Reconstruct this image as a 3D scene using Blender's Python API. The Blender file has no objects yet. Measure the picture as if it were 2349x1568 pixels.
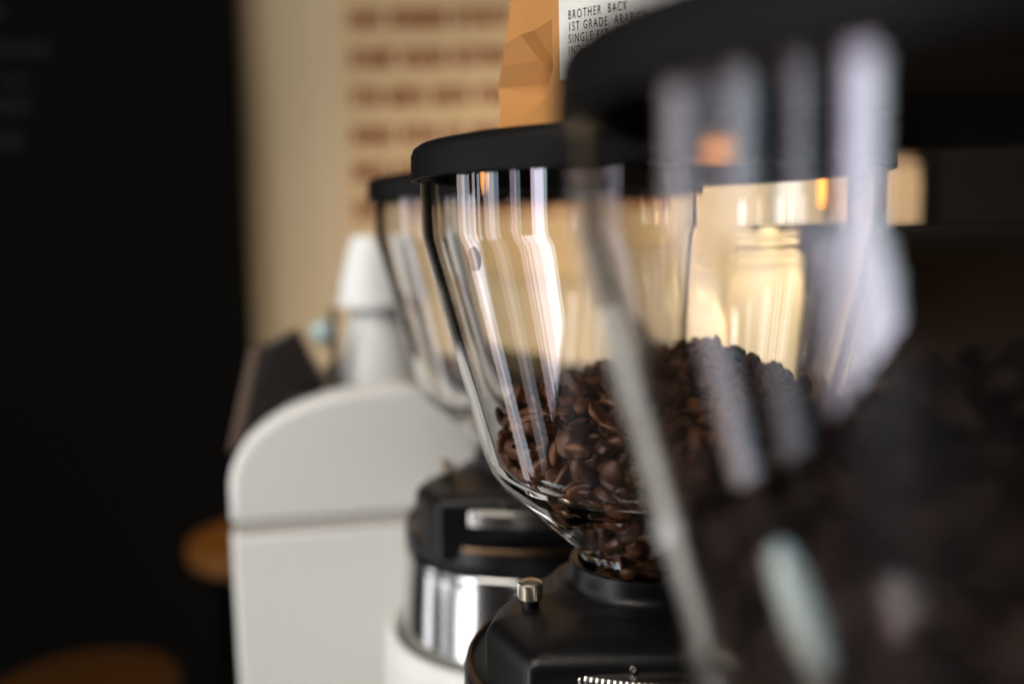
import bpy, bmesh, math, random
import numpy as np
from mathutils import Vector, Matrix
from math import sin, cos, pi, radians

# ------------------------------------------------------------------ camera
scene = bpy.context.scene
C = scene.collection
ZC = 1.38                      # camera height above the floor; counter top is at 0.90
FLOOR, COUNTER = 0.0, 0.90
cam_d = bpy.data.cameras.new('camera'); cam = bpy.data.objects.new('camera', cam_d); C.objects.link(cam)
scene.camera = cam
p_, r_ = radians(6.6), radians(1.2)
Fv = Vector((0, cos(p_), -sin(p_))); U0 = Vector((0, sin(p_), cos(p_))); R0 = Vector((1, 0, 0))
Rv = R0*cos(r_) - U0*sin(r_); Uv = U0*cos(r_) + R0*sin(r_)
m = Matrix((Rv, Uv, -Fv)).transposed().to_4x4(); m.translation = (0, 0, ZC)
cam.matrix_world = m
cam_d.sensor_width = 36.0; cam_d.lens = 2137/2349*36
cam_d.clip_start = 0.01; cam_d.clip_end = 60
cam_d.dof.use_dof = True
cam_d.dof.focus_distance = 0.372
cam_d.dof.aperture_fstop = 2.7
cam_d.dof.aperture_blades = 0

# ------------------------------------------------------------------ world, lamps, exposure
w = bpy.data.worlds.new('World'); scene.world = w; w.use_nodes = True
bg = w.node_tree.nodes['Background']
bg.inputs[0].default_value = (1.0, 0.80, 0.62, 1); bg.inputs[1].default_value = 0.015

def area(name, loc, target, sx, sy, power, col, spread=180):
    d = bpy.data.lights.new(name, 'AREA'); d.shape = 'RECTANGLE'; d.size = sx; d.size_y = sy
    d.energy = power; d.color = col; d.spread = radians(spread)
    o = bpy.data.objects.new(name, d); C.objects.link(o); o.location = loc
    o.rotation_euler = (Vector(target)-Vector(loc)).to_track_quat('-Z', 'Y').to_euler()
    return o
def bulb(name, loc, power, col, rad):
    d = bpy.data.lights.new(name, 'POINT'); d.energy = power; d.color = col; d.shadow_soft_size = rad
    o = bpy.data.objects.new(name, d); C.objects.link(o); o.location = loc
    return o
# daylight from the cafe's tall windows along the left side, behind and beside the camera
def pane(y0, y1, rad, col, z0=0.03, z1=2.5):
    a = (y1-y0)*(z1-z0)
    return area('window_light', (-1.72, (y0+y1)/2, (z0+z1)/2), (0, (y0+y1)/2, (z0+z1)/2), y1-y0, z1-z0, pi*a*rad, col)
pane(-0.88, -0.60, 9.0, (0.97, 0.965, 1.0))
pane(-0.595, -0.34, 4.8, (0.97, 0.965, 1.0), 0.03, 1.05)
pane(-0.30, -0.18, 2.6, (0.98, 0.98, 1.0))
pane(0.13, 0.34, 3.0, (0.93, 0.98, 1.0), 1.0)
pane(0.13, 0.34, 1.2, (0.93, 0.98, 1.0), 0.03, 0.99)
pane(0.52, 0.58, 3.6, (0.97, 0.97, 1.0), 1.0)
pane(0.76, 0.97, 2.8, (0.97, 0.96, 1.0))
# low spots added in place of sun on the unseen floor, for hopper streaks
def beam(loc, target, power, cone, col):
    d = bpy.data.lights.new('floor_spot', 'SPOT'); d.energy = power; d.color = col
    d.spot_size = radians(cone); d.spot_blend = 0.35; d.shadow_soft_size = 0.01
    o = bpy.data.objects.new('floor_spot', d); C.objects.link(o); o.location = loc
    o.rotation_euler = (Vector(target)-Vector(loc)).to_track_quat('-Z', 'Y').to_euler()
beam((-2.05, 1.28, 0.50), (-1.34, 0.50, 0.0), 5200, 13, (0.80, 1.0, 0.97))
beam((-1.65, 0.25, 0.60), (-1.02, -0.32, 0.0), 1300, 10, (1.0, 0.95, 0.92))
# added soft fill from above, brightens the white panel without showing in the hoppers
area('overhead_fill', (-0.75, -0.45, 2.85), (-0.2, 0.5, 1.2), 1.2, 1.2, 25, (1.0, 0.93, 0.84))
# added warm wash on the cream wall and jars, kept off the grinders
area('wall_fill', (0.55, 0.72, 2.65), (0.46, 1.52, 1.20), 0.8, 0.15, 8.5, (1.0, 0.88, 0.71), 55)
bulb('pendant_bulb', (-1.30, 0.35, 1.47), 0.8, (1.0, 0.42, 0.10), 0.035)

vs = scene.view_settings
vs.view_transform = 'Standard'; vs.look = 'None'; vs.exposure = 0.18; vs.gamma = 1.0
vs.use_curve_mapping = False
scene.render.engine = 'CYCLES'
cy = scene.cycles
cy.use_denoising = True
try: cy.denoiser = 'OPENIMAGEDENOISE'
except Exception: pass
cy.max_bounces = 20; cy.transmission_bounces = 20; cy.glossy_bounces = 8; cy.diffuse_bounces = 4
cy.transparent_max_bounces = 16
cy.caustics_refractive = True; cy.caustics_reflective = True
cy.blur_glossy = 0.3; cy.sample_clamp_indirect = 6.0
cy.use_adaptive_sampling = False

random.seed(7); rng = np.random.default_rng(7)

# ------------------------------------------------------------------ materials
def mat(name, col, rough=0.5, metal=0.0, noise=0.0, nscale=40.0, bump=0.0, bscale=200.0, stretch=(1, 1, 1), **kw):
    mt = bpy.data.materials.new(name); mt.use_nodes = True
    nt = mt.node_tree; b = nt.nodes['Principled BSDF']
    b.inputs['Base Color'].default_value = (*col, 1); b.inputs['Roughness'].default_value = rough
    b.inputs['Metallic'].default_value = metal
    for k, v in kw.items(): b.inputs[k.replace('_', ' ')].default_value = v
    if noise or bump:
        tc = nt.nodes.new('ShaderNodeTexCoord'); mp = nt.nodes.new('ShaderNodeMapping')
        mp.inputs['Scale'].default_value = stretch
        nt.links.new(tc.outputs['Object'], mp.inputs[0])
    if noise:
        n = nt.nodes.new('ShaderNodeTexNoise'); n.inputs['Scale'].default_value = nscale; n.inputs['Detail'].default_value = 5
        nt.links.new(mp.outputs[0], n.inputs['Vector'])
        mx = nt.nodes.new('ShaderNodeMix'); mx.data_type = 'RGBA'
        mx.inputs[6].default_value = (*[c*(1-noise) for c in col], 1)
        mx.inputs[7].default_value = (*[min(1, c*(1+noise)) for c in col], 1)
        nt.links.new(n.outputs['Fac'], mx.inputs[0]); nt.links.new(mx.outputs[2], b.inputs['Base Color'])
    if bump:
        n2 = nt.nodes.new('ShaderNodeTexNoise'); n2.inputs['Scale'].default_value = bscale; n2.inputs['Detail'].default_value = 3
        nt.links.new(mp.outputs[0], n2.inputs['Vector'])
        bp = nt.nodes.new('ShaderNodeBump'); bp.inputs['Strength'].default_value = bump; bp.inputs['Distance'].default_value = 0.001
        nt.links.new(n2.outputs['Fac'], bp.inputs['Height']); nt.links.new(bp.outputs[0], b.inputs['Normal'])
    return mt
M = {}
M['clear'] = mat('clear_plastic', (1.0, 0.995, 0.99), 0.0, 0, Transmission_Weight=1.0, IOR=1.49, Thin_Film_Thickness=365.0, Thin_Film_IOR=1.535)
M['lid'] = mat('lid_plastic', (0.0036, 0.0033, 0.0032), 0.5, Specular_IOR_Level=0.10, noise=0.25, nscale=30, bump=0.12, bscale=900)
M['black'] = mat('black_coated_metal', (0.0045, 0.0043, 0.0044), 0.34, Specular_IOR_Level=0.3, noise=0.2, nscale=60, bump=0.10, bscale=1200)
M['stem'] = mat('black_stem', (0.010, 0.010, 0.010), 0.3)
M['chrome'] = mat('brushed_chrome', (0.52, 0.515, 0.51), 0.16, 1.0)
M['dial'] = mat('dial_metal', (0.55, 0.53, 0.50), 0.24, 1.0, noise=0.2, nscale=150)
M['nickel'] = mat('knurled_nickel', (0.62, 0.54, 0.42), 0.34, 1.0, noise=0.18, nscale=300)
M['bronze'] = mat('bronze_trim', (0.17, 0.105, 0.06), 0.36, 1.0, noise=0.2, nscale=80)
M['white'] = mat('white_enamel', (0.79, 0.785, 0.75), 0.35, noise=0.02, nscale=6)
M['seam'] = mat('seam_rubber', (0.50, 0.48, 0.44), 0.6)
M['darkplate'] = mat('dark_plate', (0.016, 0.012, 0.010), 0.4)
M['browntrim'] = mat('brown_trim', (0.16, 0.105, 0.08), 0.5)
M['wall'] = mat('cream_paint', (0.55, 0.43, 0.275), 0.8, noise=0.05, nscale=3)
M['poster'] = mat('kraft_poster', (0.58, 0.41, 0.225), 0.8, noise=0.06, nscale=5)
M['ink'] = mat('rust_ink', (0.20, 0.040, 0.004), 0.9)
M['brownwall'] = mat('brown_panel', (0.11, 0.065, 0.035), 0.6, noise=0.15, nscale=4, stretch=(1, 1, 6))
M['board'] = mat('blackboard', (0.0030, 0.0028, 0.0025), 0.85, Specular_IOR_Level=0.05)
M['chalk'] = mat('chalk_dust', (0.018, 0.017, 0.018), 0.9, Specular_IOR_Level=0.05)
M['wood'] = mat('orange_wood', (0.125, 0.045, 0.006), 0.5, noise=0.35, nscale=5, stretch=(1, 12, 1), Specular_IOR_Level=0.2)
M['dimwood'] = mat('dim_wood', (0.05, 0.018, 0.003), 0.45, noise=0.3, nscale=5, stretch=(1, 12, 1), Specular_IOR_Level=0.3)  # wood copy with the dim light of the seating area put into its colour
M['darkwood'] = mat('dark_wood', (0.03, 0.017, 0.009), 0.5, noise=0.3, nscale=8, stretch=(8, 1, 1))
M['floor'] = mat('concrete_floor', (0.05, 0.045, 0.04), 0.6, noise=0.15, nscale=3, Specular_IOR_Level=0.2)
M['counter'] = mat('counter_wood', (0.05, 0.03, 0.018), 0.5, noise=0.3, nscale=10, stretch=(10, 1, 1))
M['kraft'] = mat('kraft_paper', (0.48, 0.215, 0.050), 0.7, noise=0.10, nscale=30, bump=0.25, bscale=220)
M['label'] = mat('label_paper', (0.76, 0.75, 0.70), 0.7, noise=0.03, nscale=80)
M['print'] = mat('print_ink', (0.05, 0.03, 0.022), 0.7)
M['cup'] = mat('white_porcelain', (0.88, 0.89, 0.88), 0.25)
M['palecup'] = mat('pale_blue_porcelain', (0.52, 0.66, 0.66), 0.25)
M['cream'] = mat('cream_ceramic', (0.85, 0.70, 0.48), 0.3)
M['tan'] = mat('tan_tin', (0.30, 0.22, 0.14), 0.4)
M['amber'] = mat('amber_bulb', (0.5, 0.2, 0.04), 0.3, Emission_Color=(1.0, 0.36, 0.07, 1), Emission_Strength=3.0)
M['bean'] = mat('roasted_bean', (0.125, 0.043, 0.013), 0.40, Specular_IOR_Level=0.4, noise=0.45, nscale=90, bump=0.25, bscale=700)
M['shadebean'] = mat('shaded_bean', (0.024, 0.010, 0.005), 0.5, noise=0.4, nscale=90, Specular_IOR_Level=0.2)  # darker bean copy: shade in the front hopper put into its colour
M['plug'] = mat('tan_plug', (0.26, 0.115, 0.025), 0.7, noise=0.6, nscale=250, stretch=(8, 8, 0.6))

# ------------------------------------------------------------------ helpers
def link(name, me, material, parent=None, smooth=True, loc=None, angle=38):
    o = bpy.data.objects.new(name, me); C.objects.link(o)
    if material and not me.materials: me.materials.append(material)
    if smooth:
        me.polygons.foreach_set('use_smooth', [True]*len(me.polygons))
        me.set_sharp_from_angle(angle=radians(angle))
    if parent: o.parent = parent
    if loc is not None: o.location = loc
    return o
def tag(o, label, cat, group=None):
    o['label'] = label; o['category'] = cat
    if group: o['group'] = group
    return o
def thing(name, label, cat, loc, rz=0, group=None):
    o = bpy.data.objects.new(name, None); C.objects.link(o); o.location = loc; o.rotation_euler = (0, 0, rz)
    o.empty_display_size = 0.05
    return tag(o, label, cat, group)
def struct(o): o['kind'] = 'structure'; return o
def pydata(name, vs_, fs):
    me = bpy.data.meshes.new(name); me.from_pydata([tuple(v) for v in vs_], [], fs); me.update()
    bm = bmesh.new(); bm.from_mesh(me); bmesh.ops.recalc_face_normals(bm, faces=bm.faces[:]); bm.to_mesh(me); bm.free()
    return me
def lathe(name, prof, seg=96, closed=False, teeth=None):
    """revolve (r, z) points about z; points at r=0 become poles; closed joins the last ring to the first"""
    vs_, fs, rings = [], [], []
    for i, (r, z) in enumerate(prof):
        if r < 1e-7: rings.append([len(vs_)]); vs_.append((0, 0, z)); continue
        rg = []
        for k in range(seg):
            a = 2*pi*k/seg; rr = r
            if teeth and i in teeth[0]: rr = r - teeth[1]*(1 if (k % 4) >= 2 else 0)
            rg.append(len(vs_)); vs_.append((rr*cos(a), rr*sin(a), z))
        rings.append(rg)
    pairs = list(zip(rings, rings[1:]))
    if closed: pairs.append((rings[-1], rings[0]))
    for A, B in pairs:
        for k in range(seg):
            k2 = (k+1) % seg
            if len(A) == 1 and len(B) == 1: continue
            if len(A) == 1: fs.append((A[0], B[k], B[k2]))
            elif len(B) == 1: fs.append((A[k], B[0], A[k2]))
            else: fs.append((A[k], B[k], B[k2], A[k2]))
    return pydata(name, vs_, fs)
def box(name, x0, x1, y0, y1, z0, z1, material, parent=None, bevel=0.0):
    bm = bmesh.new(); bmesh.ops.create_cube(bm, size=1)
    for v in bm.verts: v.co = Vector(((x0+x1)/2+v.co.x*(x1-x0), (y0+y1)/2+v.co.y*(y1-y0), (z0+z1)/2+v.co.z*(z1-z0)))
    if bevel: bmesh.ops.bevel(bm, geom=bm.edges[:], offset=bevel, segments=3, affect='EDGES')
    me = bpy.data.meshes.new(name); bm.to_mesh(me); bm.free()
    return link(name, me, material, parent, smooth=bevel > 0)
def prism(name, pts, y0, y1, material, parent=None, bevel=0.0, seg=4):
    """outline in (u, z), extruded in y"""
    n = len(pts); vs_ = [(u, y0, z) for u, z in pts]+[(u, y1, z) for u, z in pts]
    fs = [tuple(range(n)), tuple(range(2*n-1, n-1, -1))]+[(i, i+n, (i+1) % n+n, (i+1) % n) for i in range(n)]
    me = pydata(name, vs_, fs)
    if bevel:
        bm = bmesh.new(); bm.from_mesh(me); bm.edges.ensure_lookup_table()
        es = [e for e in bm.edges if abs(e.verts[0].co.y-y0) < 1e-6 and abs(e.verts[1].co.y-y0) < 1e-6]
        bmesh.ops.bevel(bm, geom=es, offset=bevel, segments=seg, affect='EDGES', profile=0.5)
        bm.to_mesh(me); bm.free()
    return link(name, me, material, parent)
def fillet(pts, rad, n=5):
    """round the corners of a closed polygon"""
    out = []; N = len(pts)
    for i in range(N):
        a, b, c = Vector(pts[i-1]), Vector(pts[i]), Vector(pts[(i+1) % N])
        d1, d2 = (a-b).normalized(), (c-b).normalized()
        ang = d1.angle(d2); t = min(rad/math.tan(ang/2), (a-b).length*.45, (c-b).length*.45)
        p0, p1 = b+d1*t, b+d2*t
        for k in range(n+1):
            s = k/n; out.append(tuple(p0*(1-s)**2+b*2*s*(1-s)+p1*s*s))
    return out
def catmull(pts, n=6):
    P = [Vector(p) for p in pts]; out = []
    for i in range(len(P)-1):
        a, b, c, d = P[max(i-1, 0)], P[i], P[i+1], P[min(i+2, len(P)-1)]
        for k in range(n):
            t = k/n
            out.append(tuple(.5*((2*b)+(c-a)*t+(2*a-5*b+4*c-d)*t*t+(3*b-a-3*c+d)*t**3)))
    out.append(tuple(P[-1])); return out

# ------------------------------------------------------------------ setting
struct(box('floor', -4, 4, -3, 5, FLOOR-0.05, FLOOR, M['floor']))
WY = 1.82
struct(box('back_wall', -0.62, 0.66, WY, WY+0.1, FLOOR, 2.9, M['wall']))
struct(box('brown_wall', 0.66, 2.6, WY-0.01, WY+0.1, FLOOR, 2.9, M['brownwall']))
ctr = struct(box('counter', -0.27, 2.2, -0.05, 0.98, COUNTER-0.04, COUNTER, M['counter'], bevel=0.004))
struct(box('counter_front', -0.24, 2.15, 0.0, 0.94, FLOOR, COUNTER-0.041, M['darkwood']))
struct(box('back_counter', -0.20, 2.4, 1.22, WY-0.012, FLOOR, ZC-0.29, M['darkwood']))

# ------------------------------------------------------------------ coffee grinders
GH = ZC-COUNTER               # part heights below are relative to the camera; shift to the counter
def up(prof, d=GH): return [(r, z+d) for r, z in prof]
def cone_r(z): return .0938-(-.0058-z)*.2587
OUTER = [(.0952, .0330), (.0951, .0120), (.0949, .0010), (.0947, -.0018), (.0943, -.0038)]+[(cone_r(z), z) for z in (-.0058, -.0085, -.0200, -.0400, -.0600, -.0800, -.0920, -.0955)]
KINK = [(.0694, -.0998), (.0672, -.1040), (.0632, -.1088), (.0577, -.1138)]
FUN = [(.0460, -.1247), (.0350, -.1348), (.0300, -.1394), (.0289, -.1425), (.0289, -.1560)]
OUT_P = OUTER+KINK+FUN
TH = .0046
def offset(prof, t):
    res = []
    for i, (r, z) in enumerate(prof):
        a = Vector(prof[max(i-1, 0)]); b = Vector(prof[min(i+1, len(prof)-1)])
        d = (b-a).normalized(); nrm = Vector((d.y, -d.x))      # points inward for a profile that runs downwards
        if nrm.x > 0: nrm = -nrm
        res.append((r+nrm.x*t, z+nrm.y*t))
    return res
IN_P = offset(OUT_P, TH)
for k_, (r0, z0) in enumerate(OUT_P):                          # the moulded wall gets thicker towards the funnel
    e_ = float(np.interp(-z0, (0, .054, .0952, .104, .1138, .1247, .1348, .1394, .1425, .156), (0, .0002, .0005, .0008, .0014, .0020, .0022, .0016, .0005, 0)))
    IN_P[k_] = (IN_P[k_][0]-e_*.6, IN_P[k_][1]+e_*(.8 if z0 < -.09 and z0 > -.15 else 0))
IN_P[-1] = (IN_P[-1][0], OUT_P[-1][1]); IN_P[0] = (IN_P[0][0], OUT_P[0][1])
def inner_r(z):
    zs = [q[1] for q in IN_P][::-1]; rs = [q[0] for q in IN_P][::-1]
    return np.interp(z, zs, rs)

def cap_ring(sx, sy, z, blend, rc):
    poly = [(-.0545, -.0706), (.0545, -.0706), (.0712, -.0360), (.0670, -.0180), (.0480, .0140), (.0320, .0360), (-.0320, .0360), (-.0480, .0140), (-.0670, -.0180), (-.0712, -.0360)]
    pts = fillet(poly, .006, 5); res = []
    for x, y in pts:
        a = math.atan2(y, x); x2, y2 = x*sx, y*sy
        res.append((x2*(1-blend)+rc*cos(a)*blend, y2*(1-blend)+rc*sin(a)*blend, z))
    return res
def cap_mesh():
    L = [(1, 1, -.1960, 0, 0), (1, 1, -.1660, 0, 0), (.994, .994, -.1628, 0, 0), (.975, .975, -.1604, 0, 0), (.945, .945, -.1588, 0, 0),
         (.90, .90, -.1577, .05, .046), (.84, .84, -.1568, .4, .045), (.78, .78, -.1562, .75, .0440), (.7, .7, -.1556, 1, .0425), (.7, .7, -.1540, 1, .0400)]
    vs_, fs = [], []; n = None
    for a in L:
        rg = cap_ring(*a); n = len(rg); vs_ += [(x, y, z+GH) for x, y, z in rg]
    for i in range(len(L)-1):
        for k in range(n): fs.append((i*n+k, i*n+(k+1) % n, (i+1)*n+(k+1) % n, (i+1)*n+k))
    fs.append(tuple(range(n))); fs.append(tuple((len(L)-1)*n+k for k in range(n)))
    return pydata('housing', vs_, fs)
def dial_mesh():
    """the toothed front arc of the adjustment dial"""
    prof = [(.066, -.1760), (.0780, -.1760), (.0790, -.1748), (.0790, -.1664), (.0780, -.1652), (.0660, -.1640)]
    n = 4*46; vs_, fs = [], []; q = len(prof)
    for k in range(n+1):
        a = radians(-90-38+76*k/n); t = .0017 if (k % 4) >= 2 else 0
        for i, (r, z) in enumerate(prof):
            rr = r-(t if i in (1, 2, 3) else 0); vs_.append((rr*cos(a), rr*sin(a), z+GH))
    for k in range(n):
        for i in range(q): fs.append((k*q+i, k*q+(i+1) % q, (k+1)*q+(i+1) % q, (k+1)*q+i))
    fs += [tuple(range(q)), tuple(n*q+i for i in range(q))]
    return pydata('dial', vs_, fs)
MESH = {
 'hopper': lathe('hopper', up(OUT_P)+up(IN_P)[::-1], 160, closed=True),
 'lid': lathe('lid', up([(0, .0378), (.06, .0378), (.0900, .0374), (.0950, .0366), (.0974, .0350), (.0984, .0325), (.0986, .0260), (.0988, .0236), (.0986, .0226), (.0976, .0222), (.0966, .0226), (.0962, .0240), (.0961, .0341), (0, .0341)]), 160),
 'collar': lathe('collar', up([(.0297, -.1460), (.0302, -.1446), (.0318, -.1441), (.0332, -.1446), (.0338, -.1462), (.0341, -.1495), (.0350, -.1520), (.0370, -.1540), (.0400, -.1553), (.0430, -.1562), (.0430, -.1600), (.0297, -.1600)]), 96, closed=True),
 'cap': cap_mesh(),
 'dial': dial_mesh(),
 'flange': lathe('flange', up([(.060, -.1890), (.0800, -.1895), (.0816, -.1905), (.0822, -.1925), (.0822, -.2030), (.0812, -.2045), (.060, -.2050)]), 128, closed=True),
 'flange_trim': lathe('flange_trim', up([(.0790, -.1878), (.0806, -.1878), (.0812, -.1886), (.0812, -.1900), (.0790, -.1900)]), 128, closed=True),
 'ring': lathe('ring', up([(.060, -.2060), (.0814, -.2060), (.0822, -.2068), (.0822, -.2096), (.0812, -.2104), (.060, -.2110)]), 128, closed=True),
 'body': lathe('body', up([(.060, -.2112), (.0785, -.2114), (.0806, -.2124), (.0814, -.2150), (.0864, -.2720), (.0864, -.2900), (.060, -.2900)]), 128, closed=True),
 'base': lathe('base', up([(.088, -.2700), (.090, -.2640), (.0930, -.2615), (.0960, -.2630), (.0975, -.2670), (.0985, -.2760), (.1000, -.3300), (.1010, -.4600), (.1000, -.4760), (.0970, -.4800), (.05, -.4800), (.05, -.30), (.088, -.2950)]), 128, closed=True),
 'stem': lathe('stem', [(0, 0), (.0036, 0), (.0036, .0080), (.0030, .0086), (0, .0086)], 48),
 'knob': lathe('knob', [(0, .0078), (.0046, .0078), (.00525, .0083), (.00525, .0140), (.0051, .0148), (.0046, .0152), (.0030, .0157), (0, .0160)], 160, teeth=((2, 3), .0003)),
 'screw': lathe('screw', [(0, .0003), (.0005, .0003), (.0007, .0006), (.0012, .0006), (.0014, .0003), (.0014, -.001), (0, -.001)], 32),
}
def grinder(loc, label, rear=False):
    g = thing('coffee_grinder', label, 'coffee grinder', (loc[0], loc[1], COUNTER), 0, 'coffee grinders lined up on the counter')
    link('base', MESH['base'], M['white'], g); link('body', MESH['body'], M['chrome'], g)
    link('trim_ring', MESH['ring'], M['chrome'], g)
    fl = link('flange', MESH['flange'], M['black'], g); link('flange_trim', MESH['flange_trim'], M['bronze'], fl)
    h = link('housing', MESH['cap'], M['black'], g)
    link('adjustment_dial', MESH['dial'], M['dial'], g, angle=30)
    s = link('screw', MESH['screw'], M['dial'], h, loc=(-.0145, -.0709, GH-.1628)); s.rotation_euler = (pi/2, 0, 0)
    link('collar', MESH['collar'], M['black'], g)
    k = link('knob', MESH['knob'], M['nickel'], g, loc=(-.0519, -.0236, GH-.1612), angle=30)
    link('stem', MESH['stem'], M['stem'], k)
    hp = link('hopper', MESH['hopper'], M['clear'], g, angle=28)
    link('lid', MESH['lid'], M['lid'], g, angle=45)
    return g, hp
MID, REAR, FORE = (.0574, .4036), (.0069, .618), (.108, .189)
gm, hm = grinder(MID, 'black coffee grinder with coffee bag on its lid and mounded beans in its hopper')
gr_, hr = grinder(REAR, 'coffee grinder with empty clear hopper standing beside the white arched machine')
gf, hf = grinder(FORE, 'coffee grinder with the fullest hopper of dark beans and nothing on its lid')

# small tan plug set in the far wall of the middle hopper
pz = -.0085; pa = radians(-143)
pl = link('plug', lathe('plug', [(0, .0012), (.0026, .0012), (.0033, .0006), (.0033, -.0006), (0, -.0006)], 24), M['plug'], hm)
rr = float(inner_r(pz))-.0017
pl.location = (rr*cos(pa), rr*sin(pa), pz+GH)
pl.rotation_euler = Vector((-cos(pa), -sin(pa), .15)).to_track_quat('Z', 'Y').to_euler()
pl.scale = (1.0, 1.35, 1)

# ------------------------------------------------------------------ coffee beans
def bean_arrays(nu=12, nv=9, seed=0):
    """a half-ellipsoid with a rounded flat face carrying the centre crease"""
    r = np.random.default_rng(seed); a, b, c = .0054*(1+r.normal()*.05), .0040*(1+r.normal()*.05), .0029
    vs_, fs = [], []
    for j in range(nv+1):
        th = pi*j/nv
        x = a*cos(th); s = max(sin(th), 0.0)**.85
        for k in range(nu):
            ph = 2*pi*k/nu
            y = b*s*cos(ph); z = c*s*sin(ph)
            if z < 0: z *= .62
            if k == (3*nu)//4: z += .0022*s                     # crease along the flat side
            y += .0005*sin(3*x/a)*s*(z < 0)
            vs_.append((x, y, z))
    for j in range(nv):
        for k in range(nu):
            k2 = (k+1) % nu; fs.append((j*nu+k, j*nu+k2, (j+1)*nu+k2, (j+1)*nu+k))
    return np.array(vs_), fs
def vary(mt):
    '''each bean its own roast: darker or lighter by chance'''
    nt = mt.node_tree; b = nt.nodes['Principled BSDF']; src = b.inputs['Base Color'].links[0].from_socket
    oi = nt.nodes.new('ShaderNodeObjectInfo'); mr = nt.nodes.new('ShaderNodeMapRange')
    mr.inputs['To Min'].default_value = 0.45; mr.inputs['To Max'].default_value = 1.65
    nt.links.new(oi.outputs['Random'], mr.inputs['Value'])
    hs = nt.nodes.new('ShaderNodeHueSaturation'); nt.links.new(mr.outputs[0], hs.inputs['Value'])
    nt.links.new(src, hs.inputs['Color']); nt.links.new(hs.outputs[0], b.inputs['Base Color'])
vary(M['bean'])
BV = [bean_arrays(seed=s) for s in range(4)]
BM = []
for i, (v, f) in enumerate(BV):
    me = pydata('coffee_bean', v, f); bm = bmesh.new(); bm.from_mesh(me); bmesh.ops.remove_doubles(bm, verts=bm.verts, dist=1e-6); bm.to_mesh(me); bm.free()
    me.materials.append(M['bean']); me.polygons.foreach_set('use_smooth', [True]*len(me.polygons)); BM.append(me)

def pack(N, ztop, zmin, dmin, shell, iters=45, seed=1):
    """settle N points in the hopper's wall layer and top layer"""
    r = np.random.default_rng(seed)
    pts = []
    while len(pts) < N:
        q = r.uniform((-.08, -.08, zmin), (.08, .08, -.005), (4000, 3))
        rad = np.hypot(q[:, 0], q[:, 1]); R = inner_r(q[:, 2])-.0040; zt = ztop(q[:, 0], q[:, 1])
        ok = (rad < R) & (q[:, 2] < zt) & ((rad > R-shell) | (q[:, 2] > zt-shell))
        pts += list(q[ok])
    P = np.array(pts[:N])
    for it in range(iters):
        d = P[:, None, :]-P[None, :, :]; dist = np.sqrt((d**2).sum(-1))+1e-9
        np.fill_diagonal(dist, 1); push = np.clip(dmin-dist, 0, None); push[dist >= dmin] = 0
        P = P+(d/dist[..., None]*push[..., None]*.32).sum(1)
        rad = np.hypot(P[:, 0], P[:, 1])+1e-9; R = inner_r(P[:, 2])-.0039
        over = np.clip(rad-R, 0, None); P[:, :2] *= ((rad-over)/rad)[:, None]
        zt = ztop(P[:, 0], P[:, 1]); P[:, 2] = np.minimum(P[:, 2], zt+.001); P[:, 2] = np.maximum(P[:, 2], zmin)
    return P
def bean_matrices(P, ztop, seed=2):
    r = np.random.default_rng(seed); out = []
    for q in P:
        rad = math.hypot(q[0], q[1]); R = float(inner_r(q[2]))-.0039
        slope = (float(inner_r(q[2]+.002))-float(inner_r(q[2]-.002)))/.004
        nw = Vector((q[0]/max(rad, 1e-6), q[1]/max(rad, 1e-6), -slope)).normalized()
        onwall = R-rad < .003
        nrm = nw if onwall else Vector((0, 0, 1))
        if r.random() < .5: nrm = -nrm
        tilt = .38 if onwall else .7
        nrm = (nrm+Vector(r.normal(size=3))*tilt).normalized()
        t = Vector(r.normal(size=3)); t = (t-nrm*t.dot(nrm)).normalized(); b = nrm.cross(t)
        s = 1+r.normal()*.12
        mt = Matrix((t*s, b*s*(1+r.normal()*.05), nrm*s)).transposed().to_4x4(); mt.translation = Vector(q)
        out.append((mt, onwall))
    return out
def joined(name, mats, loc, material='bean'):
    vs_, fs = [], []; n = 0
    for i, mt in enumerate(mats):
        v, f = BV[i % 4]; A = np.array(mt)
        vs_.append(v@A[:3, :3].T+A[:3, 3]); fs += [tuple(k+n for k in q) for q in f]; n += len(v)
    me = bpy.data.meshes.new(name); me.from_pydata(np.concatenate(vs_).tolist(), [], fs); me.update()
    o = link(name, me, M[material], smooth=False, loc=loc)
    me.polygons.foreach_set('use_smooth', [True]*len(me.polygons))
    o['kind'] = 'stuff'; return o
def mid_top(x, y): return np.maximum(-.053-.34*np.hypot(x-.016, y-.022), -.085)
def fore_top(x, y): return -.024-.27*np.hypot(x-.04, y-.02)
Pm = pack(1250, mid_top, -.150, .0067, .0145, seed=3)
mats = bean_matrices(Pm, mid_top)
# singled out: the beans of the outer layer that face the camera
ax, ay = MID
score = []
for i, (mt, wall) in enumerate(mats):
    q = mt.translation; wp = Vector((q.x+ax, q.y+ay, q.z))
    px = 1174+2137*wp.x/wp.y
    vis = -(q.x*ax+q.y*ay)/math.hypot(ax, ay)
    top = float(mid_top(q.x, q.y))-q.z < .004
    score.append((-(vis+(.03 if wall else 0)+(.05 if top else 0)-(.10 if px > 1640 else 0)-(.05 if not (wall or top) else 0)), i))
score.sort(); chosen = set(i for _, i in score[:300])
cnt = 0
for i in sorted(chosen):
    o = bpy.data.objects.new('coffee_bean', BM[i % 4]); C.objects.link(o)
    mt = mats[i][0].copy(); mt.translation += Vector((ax, ay, ZC)); o.matrix_world = mt
    tag(o, 'roasted brown coffee bean heaped in the hopper below the coffee bag', 'coffee bean', 'coffee beans in the hopper below the coffee bag')
tag(joined('coffee_bean_heap', [mats[i][0] for i in range(len(mats)) if i not in chosen], (ax, ay, ZC)),
    'mass of roasted brown beans deeper in the hopper below the coffee bag', 'coffee beans')
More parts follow.
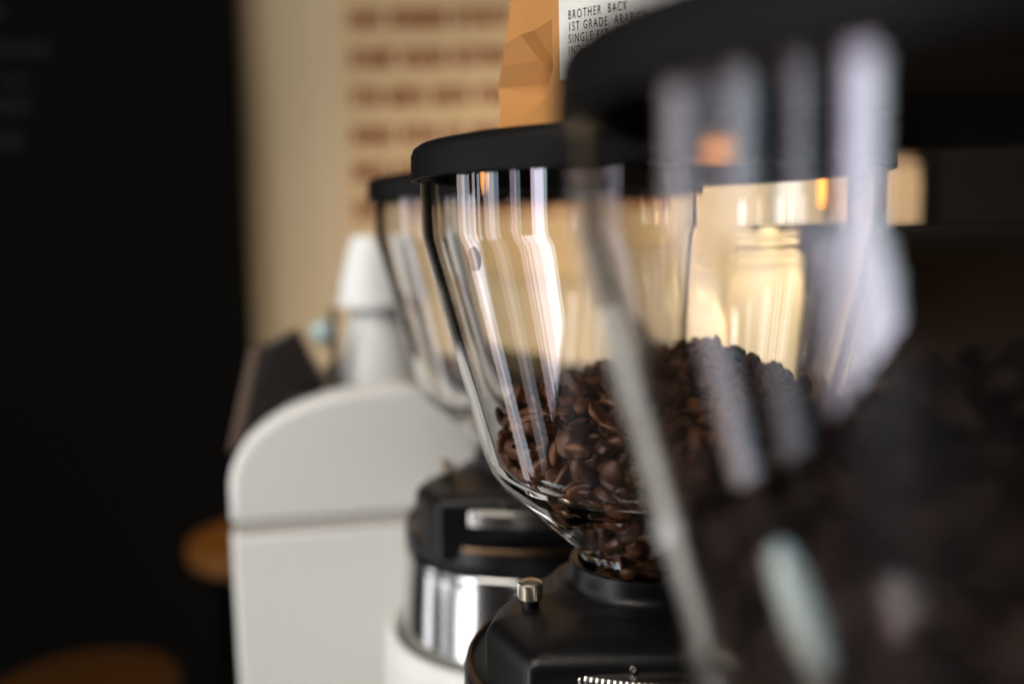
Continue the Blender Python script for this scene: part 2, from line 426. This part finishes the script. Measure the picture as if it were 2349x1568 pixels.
Pf = pack(1100, fore_top, -.150, .0080, .0160, iters=20, seed=5)
tag(joined('coffee_bean_fill', [a for a, _ in bean_matrices(Pf, fore_top, 6)], (FORE[0], FORE[1], ZC), 'shadebean'),
    'roasted beans with shade in their colour filling the blurred hopper with no bag on top', 'coffee beans')

# ------------------------------------------------------------------ kraft coffee bag standing on the middle lid
BZ = ZC+.0379
bag = thing('coffee_bag', 'brown kraft paper coffee bag with white printed label standing on a black lid', 'coffee bag', (.05, .385, BZ))
def bag_mesh():
    o = Vector((.05, .385))
    sec = [(-.0065, .428), (.0010, .408), (.0080, .397), (.0186, .3800), (.0745, .3400), (.1000, .352), (.1120, .385), (.0900, .440), (.0300, .452)]
    zs = [0, .004, .012, .019, .027, .036, .046, .06, .085, .12, .15, .17]
    rnd = random.Random(4); vs_, fs = [], []; n = len(sec)
    for j, z in enumerate(zs):
        pin = 1-.25*max(0, (z-.10)/.07)
        for i, (x, y) in enumerate(sec):
            dx, dy = x-o.x, y-o.y
            if i == 1:                                   # gusset fold sinks in higher up
                f = math.exp(-((z-.027)/.010)**2); dx += .021*f; dy += .007*f
            if i == 2:
                f = math.exp(-((z-.029)/.012)**2); dx += .013*f; dy += .012*f
            if i in (0, 1, 2, 8): dx += (.125 if i != 2 else .06)*z
            jit = .0012 if i not in (3, 4) else .0002
            vs_.append((dx*(1 if i in (3, 4) else pin)+rnd.uniform(-jit, jit), dy+rnd.uniform(-jit, jit), z))
    for j in range(len(zs)-1):
        for i in range(n): fs.append((j*n+i, j*n+(i+1) % n, (j+1)*n+(i+1) % n, (j+1)*n+i))
    fs.append(tuple(range(n))); fs.append(tuple((len(zs)-1)*n+i for i in range(n)))
    return pydata('paper', vs_, fs)
link('paper_bag_body', bag_mesh(), M['kraft'], bag, angle=16)
fa = Vector((.0186-.05, .3800-.385, 0)); fb = Vector((.0745-.05, .3400-.385, 0)); fd = (fb-fa).normalized()
fn = Vector((fd.y, -fd.x, 0))
if fn.y > 0: fn = -fn
def on_face(o, u, z, lift):
    mt = Matrix((fd, Vector((0, 0, 1)), fn)).transposed().to_4x4(); mt.translation = fa+fd*u+Vector((0, 0, z))+fn*lift
    o.matrix_local = mt
lw = .062
lab = link('label_sticker', pydata('label', [(x, y, z) for z in (0, .0004) for x, y in ((0, 0), (lw, 0), (lw, .10), (0, .10))],
      [(0, 1, 2, 3), (4, 5, 6, 7), (0, 1, 5, 4), (1, 2, 6, 5), (2, 3, 7, 6), (3, 0, 4, 7)]), M['label'], bag, smooth=False)
on_face(lab, .0035, .022, .0002)
lines = ['BROTHER  BACK', '1ST GRADE  ARABICA', 'SINGLE ESTATE', 'INDIA']
for i, t in enumerate(lines):
    cu = bpy.data.curves.new('t', 'FONT'); cu.body = t; cu.size = .0048; cu.space_character = 1.35
    tmp = bpy.data.objects.new('t', cu); C.objects.link(tmp); bpy.context.view_layer.update()
    me = bpy.data.meshes.new_from_object(tmp.evaluated_get(bpy.context.evaluated_depsgraph_get()))
    bpy.data.objects.remove(tmp)
    me.transform(Matrix.Diagonal((.56, 1.0, 1, 1)))
    o = link('label_print', me, M['print'], lab, smooth=False)
    o.location = (.0042, .0226-.0045*i, .0006)

# ------------------------------------------------------------------ white arched machine beside the far grinder
YAW = radians(9)
mach = thing('espresso_machine', 'white espresso machine with arched side panel and dark slanted top plate', 'espresso machine', (-.2250, .715, COUNTER), YAW)
arch = catmull([(-.001, -.205), (.000, -.187), (.0065, -.169), (.020, -.152), (.047, -.1345), (.083, -.1230), (.120, -.1190), (.150, -.1215), (.180, -.1400), (.200, -.166), (.208, -.200)], 5)
up_out = [(-.001, -.2240)]+arch+[(.210, -.2240)]
lo_out = [(-.001, -.4780), (-.001, -.2325), (.210, -.2325), (.210, -.4780)]
prism('upper_panel', [(u, z+GH) for u, z in up_out], 0, .030, M['white'], mach, bevel=.009, seg=5)
prism('lower_panel', [(u, z+GH) for u, z in lo_out], 0, .030, M['white'], mach, bevel=.006)
prism('seam_strip', [(u, z+GH) for u, z in [(.004, -.2370), (.004, -.2230), (.205, -.2230), (.205, -.2370)]], .0022, .020, M['seam'], mach)
inner = [(.004, -.4770)]+[(.004+u*.96, z-.006) for u, z in arch]+[(.203, -.4770)]
prism('machine_body', [(u, z+GH) for u, z in inner], .0305, .22, M['darkplate'], mach)
prism('top_plate', [(u, z+GH) for u, z in [(.006, -.165), (.026, -.090), (.054, -.0755), (.078, -.128)]], .045, .075, M['darkplate'], mach, bevel=.003)
prism('edge_trim', [(u, z+GH) for u, z in [(-.006, -.176), (.016, -.091), (.025, -.087), (.005, -.168)]], .044, .080, M['browntrim'], mach, bevel=.001)

# cups stacked upside down on the machine
def cup(name, loc, label, material, s=1.0, inv=True):
    prof = [(0, .0), (.020, .0), (.0215, .004), (.024, .012), (.031, .040), (.0345, .062), (.0352, .064), (.0335, .064), (.030, .042), (.022, .010), (0, .007)]
    if inv: prof = [(r, .064-z) for r, z in prof]
    t = thing(name, label, 'cup', loc, 0, 'cups on the white machine')
    link('cup_body', lathe('cup_body', [(r*s, z*s) for r, z in prof], 64), material, t, angle=50)
    h = [(.030*s+.014*s*sin(a), (.030+.018*-cos(a))*s) for a in np.linspace(.15, pi-.15, 12)]
    vs_, fs = [], []
    for i, (x, z) in enumerate(h):
        for k in range(8):
            b = 2*pi*k/8; vs_.append((x+.0035*s*cos(b)*sin(pi*i/11), .0035*s*sin(b), z+.0035*s*cos(b)*.5))
    for i in range(11):
        for k in range(8): fs.append((i*8+k, i*8+(k+1) % 8, (i+1)*8+(k+1) % 8, (i+1)*8+k))
    link('cup_handle', pydata('cup_handle', vs_, fs), material, t)
    return t
cz = ZC-.1255
tray = tag(box('cup_tray', -.185, .02, .750, .930, cz-.012, cz, M['darkplate'], bevel=.002), 'dark cup tray on top of the white machine under the cups', 'tray')
c1 = cup('coffee_cup', (-.120, .83, cz), 'white cup upside down on the dark tray, under the other white cup', M['cup'], 1.02)
c1.rotation_euler[2] = 2.0
c2 = cup('coffee_cup', (-.121, .83, cz+.0655), 'white cup upside down on top of the other white cup', M['cup'], .95)
c2.rotation_euler[2] = 1.2
# steam lever with a pale blue ball, beside the cups
lev = link('steam_lever', lathe('steam_lever', [(0, 0), (.006, 0), (.006, .006), (.0032, .010), (.0028, .078), (0, .079)], 24), M['darkplate'], mach)
lev.matrix_world = Matrix.Translation((-.152, .79, cz-.012))
lev.parent = mach; lev.matrix_parent_inverse = (Matrix.Translation((-.2250, .715, COUNTER))@Matrix.Rotation(YAW, 4, 'Z')).inverted()
kn = link('lever_ball', lathe('lever_ball', [(.0105*sin(t), .0105*-cos(t)) for t in np.linspace(0, pi, 17)], 32), M['palecup'], lev)
kn.location = (-.0085, -.004, .058)

# ------------------------------------------------------------------ wall lettering, shelf and things behind
poster = thing('wall_poster', 'tan poster with rows of rust brown lettering on the cream wall', 'poster', (-.318, WY-.006, ZC))
box('poster_sheet', 0, .62, 0, .004, -.10, .62, M['poster'], poster)
rnd = random.Random(11)
for row, z in enumerate((.532, .462, .390, .318, .247, .175, .106, .036)):
    vs_, fs = [], []; x = .022
    def bar(x0, x1, z0, z1):
        n = len(vs_); y0 = -.0012
        vs_.extend([(x0, y0, z0), (x1, y0, z0), (x1, y0, z1), (x0, y0, z1)]); fs.append((n, n+1, n+2, n+3))
    while x < .56:
        for _ in range(rnd.randint(3, 8)):
            lw_ = rnd.uniform(.010, .014); k = rnd.random(); h = .035
            bar(x, x+.0075, z, z+h)
            if k < .6: bar(x+.0075, x+lw_, z+h-.0065, z+h)
            if k > .25: bar(x+.0075, x+lw_, z, z+.0065)
            if .2 < k < .8: bar(x+.0075, x+lw_*.8, z+h*.45, z+h*.45+.006)
            if k > .5: bar(x+lw_-.0044, x+lw_, z+.0067, z+h-.0067)
            x += lw_+.0022
            if x > .57: break
        x += .012
    me = bpy.data.meshes.new('lettering'); me.from_pydata(vs_, [], fs)
    link('lettering_row', me, M['ink'], poster, smooth=False)

bb = thing('blackboard', 'large black chalkboard panel with faint chalk smudges beside the cream wall', 'blackboard', (-.499, WY-.09, FLOOR))
box('board', -2.2, 0, 0, .05, 0, 2.9, M['board'], bb)
for x0, x1, z0, z1 in ((-.47, -.40, .40, .43), (-.50, -.33, .335, .36), (-.50, -.36, .285, .30), (-.50, -.37, .235, .262), (-.49, -.39, .17, .20)):
    vs_, fs = [], []; x = x0
    while x < x1:
        ww = rnd.uniform(.004, .012); n = len(vs_); zz = rnd.uniform(0, .008)
        vs_ += [(x, -.001, z0+zz), (x+ww, -.001, z0+zz*.5), (x+ww, -.001, z1-zz*.3), (x, -.001, z1)]; fs.append((n, n+1, n+2, n+3)); x += ww+rnd.uniform(.002, .008)
    me = bpy.data.meshes.new('chalk'); me.from_pydata([(a, b, c+ZC) for a, b, c in vs_], [], fs)
    link('chalk_writing', me, M['chalk'], bb, smooth=False)

sh = thing('wall_shelf', 'long dark wooden shelf on the wall behind the grinders', 'shelf', (.43, 1.50, ZC-.045))
box('shelf_board', 0, 1.6, 0, .30, 0, .028, M['board'], sh, bevel=.002)
for x in (.15, .85, 1.45): box('bracket', x, x+.02, .05, .30, -.10, -.001, M['darkplate'], sh)
def jar(loc, s, label, material, prof=None):
    prof = prof or [(0, 0), (.055, 0), (.062, .006), (.066, .03), (.068, .12), (.062, .150), (.050, .162), (.048, .170), (.045, .170), (.046, .160), (.056, .148), (.062, .12), (.060, .03), (0, .012)]
    t = thing('storage_jar', label, 'jar', loc, 0, 'jars behind the grinders')
    link('jar_body', lathe('jar_body', [(r*s, z*s) for r, z in prof], 64), material, t)
    link('jar_lid', lathe('jar_lid', [(0, .192*s), (.012*s, .190*s), (.014*s, .182*s), (.046*s, .178*s), (.052*s, .172*s), (.050*s, .1705*s), (0, .1705*s)], 48), material, t)
    return t
jz = ZC-.29
jar((.372, 1.40, jz), 1.36, 'cream ceramic jar under the dark shelf, next to the smaller one', M['cream'])
jar((.215, 1.42, jz), .95, 'small cream ceramic jar under the dark shelf', M['cream'])
sz = ZC-.045+.028
def carton(x0, x1, y0, h, label, material):
    t = thing('storage_tin', label, 'tin', ((x0+x1)/2, y0+.06, sz), 0, 'tins on the dark shelf'); hw = (x1-x0)/2
    box('tin_body', -hw, hw, -.06, .06, 0, h*.86, material, t, bevel=.005)
    box('tin_lid', -hw*.98, hw*.98, -.058, .058, h*.862, h, material, t, bevel=.004)
carton(.61, .67, 1.56, .12, 'tan storage tin on the dark shelf between white and black tins', M['tan'])
carton(.44, .50, 1.56, .15, 'white storage tin on the dark shelf next to the tan one', M['cup'])
carton(.71, .90, 1.58, .20, 'wide black storage tin on the dark shelf', M['board'])
carton(.95, 1.05, 1.58, .18, 'narrow black storage tin at the end of the dark shelf', M['board'])

# small amber bulbs hanging over the shelf
def amber(loc, label):
    t = thing('pendant_lamp', label, 'lamp', loc, 0, 'amber bulbs over the shelf')
    link('bulb', lathe('bulb', [(0, -.040), (.008, -.037), (.0125, -.026), (.0125, .004), (.009, .020), (.006, .026), (0, .026)], 32), M['amber'], t)
    link('socket', lathe('socket', [(0, .0262), (.009, .0262), (.009, .050), (.004, .056), (0, .056)], 24), M['board'], t)
    link('cord', lathe('cord', [(0, .0562), (.002, .0562), (.002, 1.40), (0, 1.40)], 8), M['board'], t)
amber((.50, 1.62, ZC+.072), 'amber glowing bulb hanging over the white tin')
amber((.575, 1.60, ZC+.072), 'amber glowing bulb hanging next to the tan tin')

# ------------------------------------------------------------------ wooden stools in the dark seating area
def stool(loc, seat_r, h, label, seat_mat='wood'):
    t = thing('bar_stool', label, 'stool', loc, 0, 'wooden stools before the blackboard')
    link('seat', lathe('seat', [(0, h), (seat_r*.5, h-.004), (seat_r*.92, h), (seat_r*.98, h-.004), (seat_r, h-.014), (seat_r*.98, h-.030), (seat_r*.9, h-.036), (0, h-.036)], 64), M[seat_mat], t)
    for k in range(4):
        a = pi/4+k*pi/2; b0 = Vector((cos(a)*seat_r*.65, sin(a)*seat_r*.65, h-.037)); b1 = Vector((cos(a)*seat_r*1.05, sin(a)*seat_r*1.05, 0))
        ax1 = (b1-b0).normalized(); s1 = ax1.orthogonal().normalized(); s2 = ax1.cross(s1); vs_ = []
        for q, rad in ((b0, .018), (b1, .013)):
            for i in range(10):
                e = 2*pi*i/10; vs_.append(q+(s1*cos(e)+s2*sin(e))*rad)
        fs = [(i, (i+1) % 10, 10+(i+1) % 10, 10+i) for i in range(10)]+[tuple(range(10)), tuple(range(19, 9, -1))]
        link('leg', pydata('leg', vs_, fs), M['board'], t)
    ring = lathe('foot_ring', [(seat_r*.88-.006, h*.35), (seat_r*.88, h*.35+.006), (seat_r*.88+.006, h*.35), (seat_r*.88, h*.35-.006)], 48, closed=True)
    link('foot_ring', ring, M['darkplate'], t)
stool((-.39, 1.42, FLOOR), .122, ZC-.458, 'tall round wooden bar stool half hidden by the white machine')
stool((-.575, 1.16, FLOOR), .125, ZC-.575, 'lower dark round wooden stool in front of the blackboard', 'dimwood')
